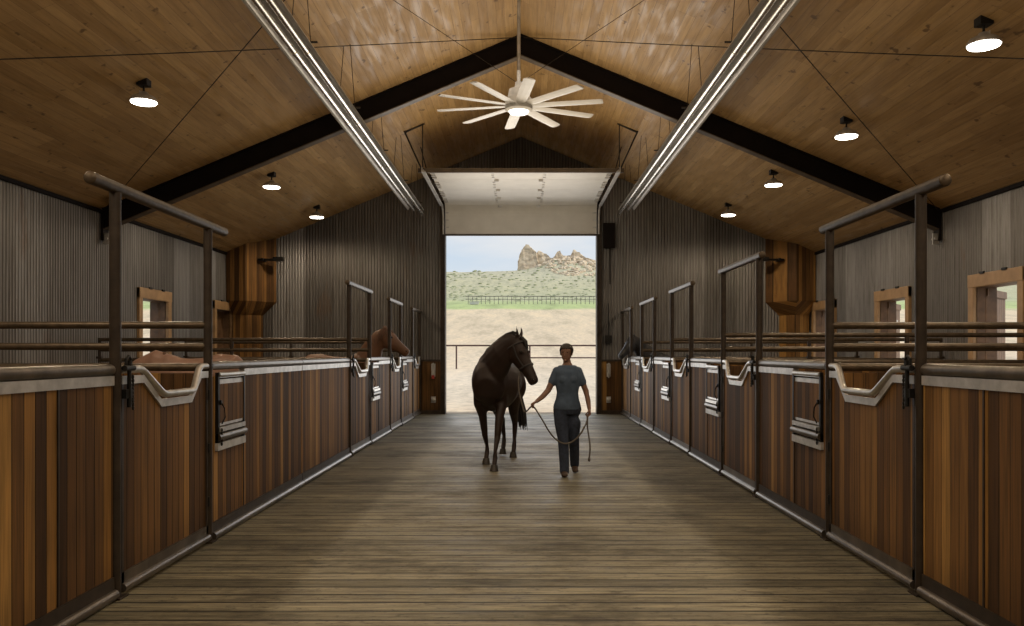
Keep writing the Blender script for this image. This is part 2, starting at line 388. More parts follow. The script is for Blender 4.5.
for s in (-1, 1):
    b = MB(); X = s*(DX+.05)
    b.box(X-.03, X+.03, YT-.15, YE-.5, ZT-.13, ZT-.10); b.box(X+s*.03, X+s*.045, YT-.15, YE-.5, ZT-.13, ZT-.02)
    b.loft([(X, YE-.5, ZT-.11), (X, YE-.3, ZT-.18), (X, YE-.2, ZT-.38), (X, YE-.17, 4.7)], .025, n=8)
    obj('track', b, M['plate'], door)
    b = MB(); c = cz(2.45)
    b.cyl((s*2.45, YT, c), (X+s*.03, YT-.05, ZT-.1), .018); b.cyl((X+s*.03, YT-.05, ZT-.1), (X+s*.03, YT-.05, cz(2.1)), .012)
    b.cyl((s*2.45, YT, c-.03), (X, YT+.02, cz(2)-.02), .02); b.cyl((s*2.3, YT+1.6, cz(2.3)), (X+s*.03, YT+1.6, ZT-.1), .012)
    obj('track_hanger', b, M['wire'], door)

# --- steel rafter pair
YR = 14.9
for s, nm in ((-1, 'left'), (1, 'right')):
    r = thing('roof_beam', (s*(WX-.05), YR, cz(WX)-.4), 'dark brown steel roof beam sloping down to the %s wall' % nm, 'beam')
    def at(x, d): return (s*x, cz(x)-d)
    D = .37
    b = MB(); b.prism([at(0,.02), at(WX-.05,.02), at(WX-.05,D), at(0,D)], 1, YR-.01, YR+.01); obj('web', b, M['beam'], r)
    b = MB(); b.prism([at(0,0), at(WX-.05,0), at(WX-.05,.02), at(0,.02)], 1, YR-.09, YR+.09); obj('flange', b, M['beam'], r)
    b = MB(); b.prism([at(0,D), at(WX-.05,D), at(WX-.05,D+.018), at(0,D+.018)], 1, YR-.09, YR+.09); obj('flange', b, M['flange'], r)
    b = MB(); b.box(s*(WX-.07), s*(WX-.04), YR-.1, YR+.1, cz(WX)-.55, cz(WX)-.03); obj('end_plate', b, M['beam'], r)
    b = MB(); b.box(s*(WX-.16), s*(WX-.05), YR-.06, YR-.03, cz(WX)-.62, cz(WX)-.42); b.cyl((s*(WX-.12), YR-.1, cz(WX)-.52), (s*(WX-.12), YR+.02, cz(WX)-.52), .03); obj('clevis', b, M['galv'], r)
# --- bracing cables under the ceiling
YN = 7.45
for s, nm in ((-1, 'left'), (1, 'right')):
    for (xa, ya, xb, yb, dd) in ((.05, YN, WX-.1, YR-.12, 'falling toward the beam foot'), (.05, YR-.12, WX-.1, YN, 'rising toward the ridge')):
        n = 10; pts = [(s*(xa+(xb-xa)*i/n), ya+(yb-ya)*i/n, cz(xa+(xb-xa)*i/n)-.06-.03*math.sin(PI*i/n)) for i in range(n+1)]
        tag(obj('bracing_cable', MB().loft(pts, .007, n=6), M['wire'], loc=pts[0], smooth=True), 'thin dark bracing cable across the %s ceiling slope, %s' % (nm, dd), 'cable')

# --- high-bay lamps
ORD = ['nearest', 'second', 'third', 'fourth', 'fifth']
def highbay(s, y, label):
    x = s*5.0; c = cz(5.0); r = thing('highbay_lamp', (x, y, c), label, 'lamp', 'round high-bay lamps under the ceiling')
    b = MB(); b.box(x-.07, x+.07, y-.07, y+.07, c-.06, c+.03); b.cyl((x, y, c-.05), (x, y, c-.16), .014); obj('mount', b, M['black'], r)
    b = MB(); b.loft([(x,y,c-.14),(x,y,c-.18),(x,y,c-.20),(x,y,c-.25),(x,y,c-.27)], [.05,.075,.14,.175,.175], n=28, ref=(1,0,0))
    for k in range(8): b.box(x-.004+.0, x+.004, y-.12+.03*k, y-.11+.03*k, c-.2, c-.15)
    hs_ = obj('housing', b, M['plate'], r, smooth=True)
    b = MB(); b.loft([(x,y,c-.265),(x,y,c-.285),(x,y,c-.292)], [.165,.160,.11], n=28, ref=(1,0,0)); obj('lens', b, M['lamp'], hs_)
    l = bpy.data.lights.new('highbay_light', 'SPOT'); l.energy = 185; l.color = (1,.80,.56); l.spot_size = math.radians(165); l.spot_blend = .5; l.shadow_soft_size = .14
    lo = bpy.data.objects.new('highbay_light', l); COL.objects.link(lo); lo.location = (x, y, c-.32)
for i, y in enumerate((9.0, 12.8, 16.5, 20.1)): highbay(1, y, 'round glowing high-bay lamp, %s along the right ceiling slope' % ORD[i])
for i, y in enumerate((11.04, 16.7, 20.4)): highbay(-1, y, 'round glowing high-bay lamp, %s along the left ceiling slope' % ORD[i])
for s in (-1, 1):
    for y in (1.7, 5.3, -3):
        l = bpy.data.lights.new('rear_light', 'SPOT'); l.energy = 150; l.color = (1,.80,.56); l.spot_size = math.radians(165); l.spot_blend = .5; l.shadow_soft_size = .14
        lo = bpy.data.objects.new('rear_light', l); COL.objects.link(lo); lo.location = (s*5, y, 4.85)

# --- radiant tube heaters
for s, nm in ((-1, 'left'), (1, 'right')):
    X, Z, y0, y1 = s*2.6, 5.16, 6., 20.6
    r = thing('tube_heater', (X, y0, Z), 'long shiny radiant tube heater hung along the %s ceiling slope' % nm, 'heater')
    b = MB(); P = [(-.20,-.03), (-.19,.0), (-.11,.10), (.11,.10), (.19,.0), (.20,-.03), (.185,-.03), (.178,-.002), (.102,.088), (-.102,.088), (-.178,-.002), (-.185,-.03)]
    b.prism([(X+u, Z+w) for u, w in P], 1, y0, y1); obj('reflector', b, M['heater'], r)
    for dx in (-.075, .075):
        b = MB(); b.cyl((X+dx, y0, Z+.0), (X+dx, y1+(.75 if dx*s < 0 else .1), Z+.0), .042, 14)
        k = y0+.8
        while k < y1: b.cyl((X+dx, k, Z), (X+dx, k+.09, Z), .049, 14); k += 3.0
        obj('burner_tube', b, M['tube'], r, smooth=True)
    b = MB(); k = y0+1.2
    while k < y1+.1:
        b.box(X-.2, X+.2, k-.008, k+.008, Z+.095, Z+.115)
        for dx in (-.12, .12): b.cyl((X+dx, k, Z+.1), (X+dx*.4, k, cz(X+dx*.4)), .005, 6)
        k += 2.62; obj('hanger', b, M['wire'], r); b = MB()

# --- ceiling fan
fx, fy, fz = -.03, 11.2, 4.92
fan = thing('ceiling_fan', (fx, fy, RZ-.01), 'large ten-blade aluminium ceiling fan hanging from the ridge on a rod', 'fan')
b = MB(); b.cyl((fx, fy, fz+.3), (fx, fy, RZ), .024, 14); obj('down_rod', b, M['plate'], fan, smooth=True)
b = MB(); b.loft([(fx,fy,RZ),(fx,fy,RZ-.08)], .09, n=20, ref=(1,0,0)); obj('canopy', b, M['black'], fan)
b = MB(); b.loft([(fx,fy,fz+.32),(fx,fy,fz+.24),(fx,fy,fz+.22),(fx,fy,fz+.12),(fx,fy,fz+.10)], [.045,.06,.13,.15,.15], n=28, ref=(1,0,0)); obj('motor', b, M['plate'], fan, smooth=True)
b = MB(); b.loft([(fx,fy,fz+.10),(fx,fy,fz+.05),(fx,fy,fz-.05),(fx,fy,fz-.07)], [.17,.185,.185,.15], n=28, ref=(1,0,0)); obj('hub', b, M['alum'], fan, smooth=True)
b = MB(); b.loft([(fx,fy,fz-.07),(fx,fy,fz-.10)], [.14,.12], n=28, ref=(1,0,0)); obj('light_lens', b, M['fanlamp'], fan)
for k in range(10):
    a = math.radians(25+36*k); ca, sa = math.cos(a), math.sin(a); b = MB(); vs = []
    for rr, w in ((.17, .055), (.30, .075), (.7, .078), (1.10, .075), (1.13, .06)):
        for tt, hh in ((-w, .008), (-w*.3, -.004), (w*.5, -.012), (w, -.010), (w*.5, .006), (-w*.3, .012)):
            tt2 = tt*1.0; vs.append((fx+ca*rr-sa*tt2, fy+sa*rr+ca*tt2, fz+hh))
    fs = []
    for i in range(4):
        for q in range(6): fs.append((i*6+q, i*6+(q+1) % 6, (i+1)*6+(q+1) % 6, (i+1)*6+q))
    fs += [tuple(range(6)), tuple(range(24, 30))]
    obj('blade', b.add(vs, fs), M['alum'], fan)
b = MB()
for sx, sy in ((-1.9, 0), (1.9, 0)): b.cyl((fx, fy, fz+.3), (fx+sx, fy+sy, cz(sx)), .004, 6)
obj('guy_wire', b, M['wire'], fan)

# ------------------------------------------------------------------ stall fronts
XF = HW
def bx(s, a, b): return (s*a, s*b)
def boards(mb, s, xa, xb, y0, y1, z0, ztop):
    st = .105; k0 = math.floor((s*xa+y0)/st); y = y0
    # board edges follow the colour grid of the material (u = x + y)
    u = s*xa; e = [y0]; k = math.floor((u+y0)/st)+1
    while k*st-u < y1-.02:
        if k*st-u > y0+.02: e.append(k*st-u)
        k += 1
    e.append(y1)
    for a, b in zip(e[:-1], e[1:]):
        za, zb = ztop(a+.002), ztop(b-.002)
        x0, x1 = sorted((s*xa, s*xb))
        v = [(x0,a+.002,z0),(x1,a+.002,z0),(x1,b-.002,z0),(x0,b-.002,z0),(x0,a+.002,za),(x1,a+.002,za),(x1,b-.002,zb),(x0,b-.002,zb)]
        mb.add(v, [(0,3,2,1),(4,5,6,7),(0,1,5,4),(1,2,6,5),(2,3,7,6),(3,0,4,7)])
side = {-1: 'left', 1: 'right'}
def base_parts(s, y0, y1, r):
    b = MB(); b.box(s*XF, s*(XF+.05), y0, y1, .06, .15); obj('bottom_plate', b, M['post'], r)
    b = MB(); b.cyl((s*(XF+.0), y0, .036), (s*(XF+.0), y1, .036), .035, 12); b.box(s*(XF), s*(XF+.06), y0, y1, 0, .06); obj('bottom_rail', b, M['rail'], r, smooth=True)
def fixed(s, y0, y1, label, seams=(), plate0=None):
    r = thing('stall_barrier', (s*XF, (y0+y1)/2, 0), label, 'stall barrier')
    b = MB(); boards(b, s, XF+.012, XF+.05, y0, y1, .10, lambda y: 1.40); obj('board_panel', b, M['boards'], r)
    b = MB(); b.cyl((s*(XF+.03), y0, 1.49), (s*(XF+.03), y1, 1.49), .038, 16); obj('top_rail', b, M['rail'], r, smooth=True)
    b = MB(); b.box(s*XF, s*(XF+.055), plate0 or y0, y1, 1.39, 1.452); obj('top_plate', b, M['plate'], r)
    base_parts(s, y0, y1, r)
    for k in seams:
        b = MB(); b.box(s*(XF+.004), s*(XF+.055), k-.007, k+.007, .06, 1.40); obj('upright_strip', b, M['post'], r)  # thin dark strip drawn for the seam between panels, no steel member there
    return r
def gate(s, y0, y1, label):
    y0 += .07; y1 -= .05
    r = thing('stall_gate', (s*XF, (y0+y1)/2, 0), label, 'gate')
    L = y1-y0; f = lambda q: y0+q*L
    A, B, C, D = f(.21), f(.40), f(.77), f(.90)
    def top(y, hi=1.40, lo=1.21):
        if y <= A or y >= D: return hi
        if y < B: return hi+(lo-hi)*(y-A)/(B-A)
        if y > C: return lo+(hi-lo)*(y-C)/(D-C)
        return lo
    b = MB(); st = y0
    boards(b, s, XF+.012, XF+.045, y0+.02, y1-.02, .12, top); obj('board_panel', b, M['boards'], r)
    X = s*(XF+.015); hi, lo = 1.49, 1.30
    def rnd(p, a, c, rr=.05):
        p, a, c = V(p), V(a), V(c); u = (a-p).normalized()*rr; w = (c-p).normalized()*rr
        return [p+u, p+u*.4+w*.08, p+w*.4+u*.08, p+w] if False else [p+u, p+(u+w)*.22, p+w]
    P = [(X,y0,hi),(X,A,hi),(X-s*.03,B,lo),(X-s*.03,C,lo),(X,D,hi),(X,y1,hi)]
    pts = [V(P[0])]
    for i in range(1, 5): pts += rnd(P[i], P[i-1], P[i+1])
    pts.append(V(P[5]))
    b = MB(); b.loft(pts, .026, ref=(1,0,0), n=14); obj('yoke_rail', b, M['galv'], r, smooth=True)
    b = MB(); x0, x1 = s*(XF-.004), s*(XF+.02); w = .055
    def seg(ya, za, yb, zb):
        b.add([(x0,ya,za),(x0,yb,zb),(x0,yb,zb-w),(x0,ya,za-w),(x1,ya,za),(x1,yb,zb),(x1,yb,zb-w),(x1,ya,za-w)], [(0,1,2,3),(7,6,5,4),(0,4,5,1),(1,5,6,2),(2,6,7,3),(3,7,4,0)])
    seg(y0,1.448,A,1.448); seg(A,1.448,B,1.262); seg(B,1.262,C,1.262); seg(C,1.262,D,1.448); seg(D,1.448,y1,1.448)
    obj('yoke_plate', b, M['plate'], r)
    for ya in (y0, y1-.03): obj('upright_strip', MB().box(s*XF, s*(XF+.055), ya, ya+.03, .06, 1.45), M['post'], r)
    b = MB(); b.box(s*XF, s*(XF+.05), y0, y1, .06, .15); b.cyl((s*XF, y0, .05), (s*XF, y1, .05), .03); obj('bottom_rail', b, M['rail'], r)
    b = MB(); yl = y0+.04
    b.box(s*(XF-.035), s*(XF-.002), yl-.05, yl+.06, 1.30, 1.36); b.cyl((s*(XF-.03), yl, 1.24), (s*(XF-.03), yl, 1.55), .014); b.cyl((s*(XF-.03), yl-.07, 1.50), (s*(XF-.03), yl+.06, 1.50), .02)
    b.loft([(s*(XF-.03), yl-.05, 1.50), (s*(XF-.03), yl-.045, 1.56), (s*(XF-.03), yl-.01, 1.58), (s*(XF-.03), yl+.02, 1.56), (s*(XF-.03), yl+.025, 1.50)], .010, n=8)
    lt = obj('latch', b, M['black'], r, smooth=True); b = MB()
    for k in range(9): b.ball((s*(XF-.03), yl+.05+.004*math.sin(k), 1.44-.026*k), (.009,.012,.017), 8, 5)
    obj('chain', b, M['black'], lt, smooth=True)
    for z in (.35, .8, 1.25): obj('hinge', MB().cyl((s*(XF-.002), y1+.008, z-.04), (s*(XF-.002), y1+.008, z+.04), .010), M['black'], r)
def frame(s, y0, y1, label, over=.36, far=.13):
    r = thing('gate_frame', (s*(XF+.02), y0, 0), label, 'gate frame')
    X = s*(XF+.02)
    for y in (y0, y1):
        b = MB(); b.cyl((X, y, 0), (X, y, 2.65), .036, 16); b.box(X-.0-.06, X+.06, y-.06, y+.06, 0, .012); obj('post', b, M['post'], r, smooth=True)
    b = MB(); b.loft([(X, y0-over, 2.68), (X, y1+far, 2.68)], .040, n=18, ref=(1,0,0))
    for y in (y0-over, y1+far): b.ball((X, y, 2.68), (.040,.012,.040))
    obj('top_rail', b, M['pipe'], r, smooth=True)
def feeder(s, y0, y1, label):
    r = thing('feed_door', (s*XF, (y0+y1)/2, .74), label, 'feed door')
    a, c = XF-.018, XF+.01
    b = MB(); b.cyl((s*(XF-.01), y0+.02, 1.41), (s*(XF-.01), y1-.02, 1.41), .022, 12); b.box(s*(XF-.015), s*XF, y0+.01, y1-.01, 1.385, 1.43); obj('top_bar', b, M['galv'], r, smooth=True)
    b = MB(); b.box(s*(a+.01), s*c, y0+.04, y1-.04, 1.315, 1.37); obj('upper_plate', b, M['plate'], r)
    b = MB(); b.box(s*a, s*c, y0, y0+.035, .75, 1.43); b.box(s*a, s*c, y1-.035, y1, .75, 1.43); obj('side_bar', b, M['black'], r)
    b = MB(); boards(b, s, XF-.012, XF+.011, y0+.035, y1-.035, .99, lambda y: 1.33); db = obj('door_board', b, M['boards'], r)
    b = MB(); b.box(s*(a+.01), s*c, y0+.04, y1-.04, .965, 1.015); b.box(s*(a-.01), s*c, y0+.02, y1-.02, .915, .955); obj('sill_plate', b, M['galv'], r)
    b = MB(); b.cyl((s*(XF-.008), y0, .87), (s*(XF-.008), y1, .87), .034, 14); obj('sill_pipe', b, M['rail'], r, smooth=True)
    b = MB(); b.box(s*(XF-.02), s*c, y0-.01, y1+.01, .755, .82); obj('lower_plate', b, M['plate'], r)
    b = MB(); yl = y0+.05 
    b.loft([(s*(XF-.02), yl, 1.18), (s*(XF-.045), yl+.02, 1.12), (s*(XF-.045), yl+.04, 1.04), (s*(XF-.02), yl+.03, .98)], .006, n=8); b.box(s*(XF-.03), s*(XF-.015), yl-.014, yl+.014, 1.15, 1.19)
    obj('latch', b, M['black'], db, smooth=True)
    b = MB()
    for k in range(5): b.ball((s*(XF-.03), yl, .93-.03*k), (.01,.012,.018), 8, 5)
    obj('chain', b, M['black'], db, smooth=True)

def divider(s, y, label, x1=7.36, low=0):
    r = thing('stall_divider', (s*5, y, 0), label, 'stall divider')
    b = MB(); x = XF+.10; st = .105
    k = math.floor((s*x+y)/st)
    xs = sorted((s*x, s*x1)); e = [xs[0]]; k = math.floor((xs[0]+y)/st)+1
    while k*st-y < xs[1]-.02:
        if k*st-y > e[0]+.02: e.append(k*st-y)
        k += 1
    e.append(xs[1])
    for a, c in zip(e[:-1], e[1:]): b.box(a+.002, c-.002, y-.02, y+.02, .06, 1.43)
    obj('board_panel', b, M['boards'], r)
    for z, rr in ((1.48, .034), (1.655, .031), (1.835, .031)):
        b = MB(); b.cyl((s*(XF+.03), y+.0, z), (s*x1, y, z), rr, 12); obj('rail', b, M['pipe'], r, smooth=True)
    for xx in (5.05, x1):
        b = MB(); b.cyl((s*xx, y, 0), (s*xx, y, 1.86), .03, 12); b.box(s*xx-.045, s*xx+.045, y-.04, y+.04, 1.5, 1.54); obj('post', b, M['post'], r, smooth=True)

GR = [(5.5, 7.15), (9.25, 10.9), (12.95, 14.6), (16.5, 18.25), (20.0, 21.7)]
GL = [(5.42, 7.05), (12.81, 14.55), (16.75, 18.3), (20.25, 21.75)]
def front(s, gates, extra=()):
    nm = side[s]; N = len(gates)
    fixed(s, 1.6, gates[0][0]-.03, 'dark board stall panel filling the lower %s corner of the foreground' % nm, seams=(4.75,))
    for i, (a, b) in enumerate(gates):
        w = ORD[i]
        gate(s, a, b, 'board stall gate with dipped steel yoke rail, %s gate along the %s side' % (w, nm))
        frame(s, a+.02, b, 'tall dark pipe goalpost frame over the %s gate on the %s side' % (w, nm), .32 if i == 0 else .12, .38 if i == 0 and s < 0 else .15)
        nx = gates[i+1][0] if i+1 < N else None
        if nx:
            if nx-b > 4:
                fixed(s, b+.05, 10.02, 'long board stall panel right behind the nearest left gate, with feed door', seams=(7.92,), plate0=7.92)
                fixed(s, 10.04, nx-.03, 'plain long board stall panel before the second left gate, without feed door', seams=())
                feeder(s, b+.14, b+.84, 'steel-framed feed door just past the nearest gate on the left side')
            else:
                fixed(s, b+.05, nx-.03, 'board stall panel between %s and %s gates on the %s side' % (w, ORD[i+1], nm), seams=(b+.9,), plate0=b+.9)
                feeder(s, b+.12, b+.87, 'steel-framed feed door just past the %s gate on the %s side' % (w, nm))
        elif YE-.1-b > .05: fixed(s, b+.0, YE-.14, 'narrow last sliver of board stall panel at the %s end wall' % nm)
front(1, GR); front(-1, GL)
for i, y in enumerate((7.15, 10.9, 14.6, 18.25)): divider(1, y, 'pipe-railed board divider between stalls, %s one on the right side' % ORD[i])
for i, y in enumerate((7.05, 14.55, 18.3)): divider(-1, y, 'pipe-railed board divider between stalls, %s one on the left side' % ORD[i])

# --- boarded chutes in the far corners
for s, nm in ((-1, 'left'), (1, 'right')):
    r = thing('corner_chute', (s*7, YE-.3, 0), 'wood-clad chute with tapered bottom in the far %s corner' % nm, 'chute')
    up = [(7.48, 21.15), (6.98, 21.1), (6.42, 21.88), (7.48, 21.88)]; dn = [(7.4, 21.4), (7.05, 21.4), (6.78, 21.88), (7.4, 21.88)]
    b = MB(); vs = []
    for x, y in dn: vs.append((s*x, y, 2.58))
    for x, y in up: vs.append((s*x, y, 2.93))
    b.add(vs, [(0,1,2,3),(7,6,5,4)]+[(i,(i+1)%4,4+(i+1)%4,4+i) for i in range(4)]); obj('tapered_bottom', b, M['boards'], r)
    b = MB(); b.add([(s*x,y,2.93) for x,y in up]+[(s*x,y,cz(x)) for x,y in up], [(0,1,2,3),(7,6,5,4)]+[(i,(i+1)%4,4+(i+1)%4,4+i) for i in range(4)]); obj('hopper', b, M['boards'], r)
    b = MB(); b.prism([(s*x, y) for x, y in dn], 2, 0, 2.58); obj('shaft', b, M['boards'], r)
    b = MB(); z = 4.0; b.box(s*6.65, s*6.60, 21.3, 21.6, z-.04, z+.03); b.box(s*6.75, s*6.2, 21.36, 21.42, z-.03, z+.02); b.box(s*6.35, s*6.1, 21.3, 21.46, z-.04, z+.06)
    tag(obj('wall_lamp', b, M['black'], loc=(s*6.6, 21.4, z)), 'small black arm lamp on the %s corner chute' % nm, 'wall lamp')

# ------------------------------------------------------------------ outdoors
HP = [(21.9, -.03), (30, .05), (49, .66), (80, 3.3), (130, 8.5), (150, 10.4), (200, 15), (350, 30.2), (560, 56), (640, 50), (900, 30)]
def gh(x, y):
    h = HP[0][1] if y < HP[0][0] else HP[-1][1]
    for (a, p), (b, q) in zip(HP[:-1], HP[1:]):
        if a <= y <= b: h = p+(q-p)*(y-a)/(b-a)
    h += 9.5*math.exp(-((x-32)/24)**2)*math.exp(-((y-560)/55)**2)
    if y > 160: h += noise.noise(V((x*.02, y*.02, 0)))*2.2*min(1, (y-160)/200) + noise.noise(V((x*.12, y*.08, 3)))*.8*min(1, (y-160)/200)
    elif y > 24: h += noise.noise(V((x*.3, y*.3, 1)))*.03*min(1, (y-24)/6)
    return h
mb = MB(); ys = [22.06]; y = 22.06
while y < 880: y += max(.8, (y-20)*.022); ys.append(y)
NX = 160; vs = []
for y in ys:
    w = 60+y*.55
    for i in range(NX+1):
        x = -w+2*w*i/NX; vs.append((x, y, gh(x, y)-.0))
mb.add(vs, [(j*(NX+1)+i, j*(NX+1)+i+1, (j+1)*(NX+1)+i+1, (j+1)*(NX+1)+i) for j in range(len(ys)-1) for i in range(NX)])
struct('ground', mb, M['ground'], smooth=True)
mb = MB(); mb.box(-80, -WX-.35, -30, 22.1, -.3, -.05); mb.box(WX+.35, 80, -30, 22.1, -.3, -.05); struct('yard', mb, M['ground'])
def rock(name, outline, y0, y1, label, seed, amp=1.0, cut=1.6):
    bm = bmesh.new(); n = len(outline)
    a = [bm.verts.new((x, y0+abs(z-outline[0][1])*.12, z)) for x, z in outline]; c = [bm.verts.new((x+.6, y1, z-1)) for x, z in outline]
    bm.faces.new(a); bm.faces.new(c[::-1])
    for i in range(n): bm.faces.new((a[i], c[i], c[(i+1) % n], a[(i+1) % n]))
    bmesh.ops.triangulate(bm, faces=bm.faces); 
    for _ in range(3): bmesh.ops.subdivide_edges(bm, edges=bm.edges, cuts=1, use_grid_fill=True)
    for v in bm.verts:
        d = noise.noise_vector(v.co*.35+V((seed,0,0)))*amp + noise.noise_vector(v.co*.9+V((seed,3,0)))*amp*.45; v.co += d
    b = MB(); bm.verts.index_update(); b.add([v.co[:] for v in bm.verts], [tuple(v.index for v in f.verts) for f in bm.faces]); bm.free()
    x = sum(p[0] for p in outline)/n
    return tag(obj(name, b, M['rock'], loc=(x, (y0+y1)/2, outline[0][1])), label, 'rock')
k = 555/F
def pz(px, py): return ((px-521)*k, 1.6+(353-py)*k)
rock('rock_outcrop', [pz(*p) for p in ((517.5,271),(518.5,262),(520,254),(522.5,249),(526,244.5),(529,246),(533,249.5),(536,252),(537.5,260),(538,271))], 551, 566, 'tall pale sandstone fin rising at the left end of the far hill crest', 1, .7)
rock('rock_outcrop', [pz(*p) for p in ((552,264),(554,257),(557.5,252.5),(560,251),(563,256),(567,258),(570,264))], 552, 562, 'pointed sandstone knob in the middle of the far hill crest', 5, .8)
rock('rock_outcrop', [pz(*p) for p in ((566,266),(569,259),(572,252),(575,250.5),(577,253),(580,254.5),(584,258),(592,261),(596,266))], 549, 560, 'broad jagged sandstone knob at the right of the far hill crest', 9, .9)
rock('rock_outcrop', [pz(*p) for p in ((534,268),(535,253),(539,250.5),(546,254),(551,258),(556,266))], 553, 564, 'broken sandstone ledge leaning against the tall fin on the hill', 12, .8)
mb = MB()
for i in range(420):
    u = random.gauss(33, 19); yy = random.uniform(470, 565)
    if u < 6+ (565-yy)*.2: continue
    r = random.uniform(.5, 1.9)*(1.0 if yy > 520 else .7); z = gh(u, yy)
    n0 = len(mb.v); mb.ball((u, yy, z+r*.2), (r*random.uniform(.8,1.5), r, r*random.uniform(.6,1.1)), 7, 5)
    mb.v[n0:] = [tuple(V(v)+noise.noise_vector(V(v)*.7)*r*.5) for v in mb.v[n0:]]
tag(obj('boulder_field', mb, M['rock'], loc=(34, 520, gh(34, 520))), 'loose pale boulders scattered over the hill slope', 'boulders', kind='stuff')
mb = MB(); mbg = NT('sagebrush'); sage = mbg.out((.32,.34,.20), .95)
for i in range(900):
    yy = random.uniform(165, 590); u = random.uniform(-.17, .17)*yy+ 2; r = random.uniform(.3, .8)*(yy/360); z = gh(u, yy)
    if z < 0: continue
    mb.ball((u, yy, z+r*.1), (r*1.2, r*1.1, r*.55), 6, 4)
tag(obj('sagebrush', mb, sage, loc=(0, 350, gh(0, 350))), 'low sagebrush dotting the green hillside', 'bushes', kind='stuff')
# pipe fence close to the barn
fe = thing('pipe_fence', (0, 49, gh(0, 49)), 'rusty pipe fence crossing the dirt yard beyond the doorway', 'fence')
for x in (-12.5, -8.15, -3.8, .52, 4.85, 9.2, 13.5):
    b = MB(); b.cyl((x, 49, gh(x, 49)-.1), (x, 49, 2.05), .05, 8); obj('post', b, M['fencem'], fe)
b = MB(); b.cyl((-12.5, 49, 2.04), (13.5, 49, 2.04), .05, 8); obj('top_rail', b, M['fencem'], fe)
b = MB(); b.cyl((.52, 49, 1.32), (13.5, 49, 1.32), .04, 8); obj('lower_rail', b, M['fencem'], fe)
fe = thing('corral_fence', (4, 150, gh(4, 150)), 'long grey corral fence with close posts below the green hillside', 'fence')
for i in range(40):
    x = -9.5+i*.78; b = MB(); b.box(x-.045, x+.045, 149.95, 150.05, gh(x, 150)-.2, gh(x, 150)+1.45); obj('post', b, M['fencew'], fe)
b = MB()
for z, w in ((1.42, .07), (.85, .04)): 
    b.loft([(x, 150, gh(x, 150)+z) for x in range(-10, 22, 2)], w, n=6)
obj('rail', b, M['fencew'], fe)
x = -8.3; z = gh(x, 148); b = MB(); b.prism([(x-.75, z), (x+.75, z), (x+.85, z+.5), (x-.85, z+.5)], 1, 147.6, 148.3); b.box(x-.9, x+.9, 147.5, 148.4, z+.5, z+.56)
tag(obj('water_trough', b, M['white'], loc=(x, 148, z)), 'small white trough on the grass left of the far corral fence', 'trough')

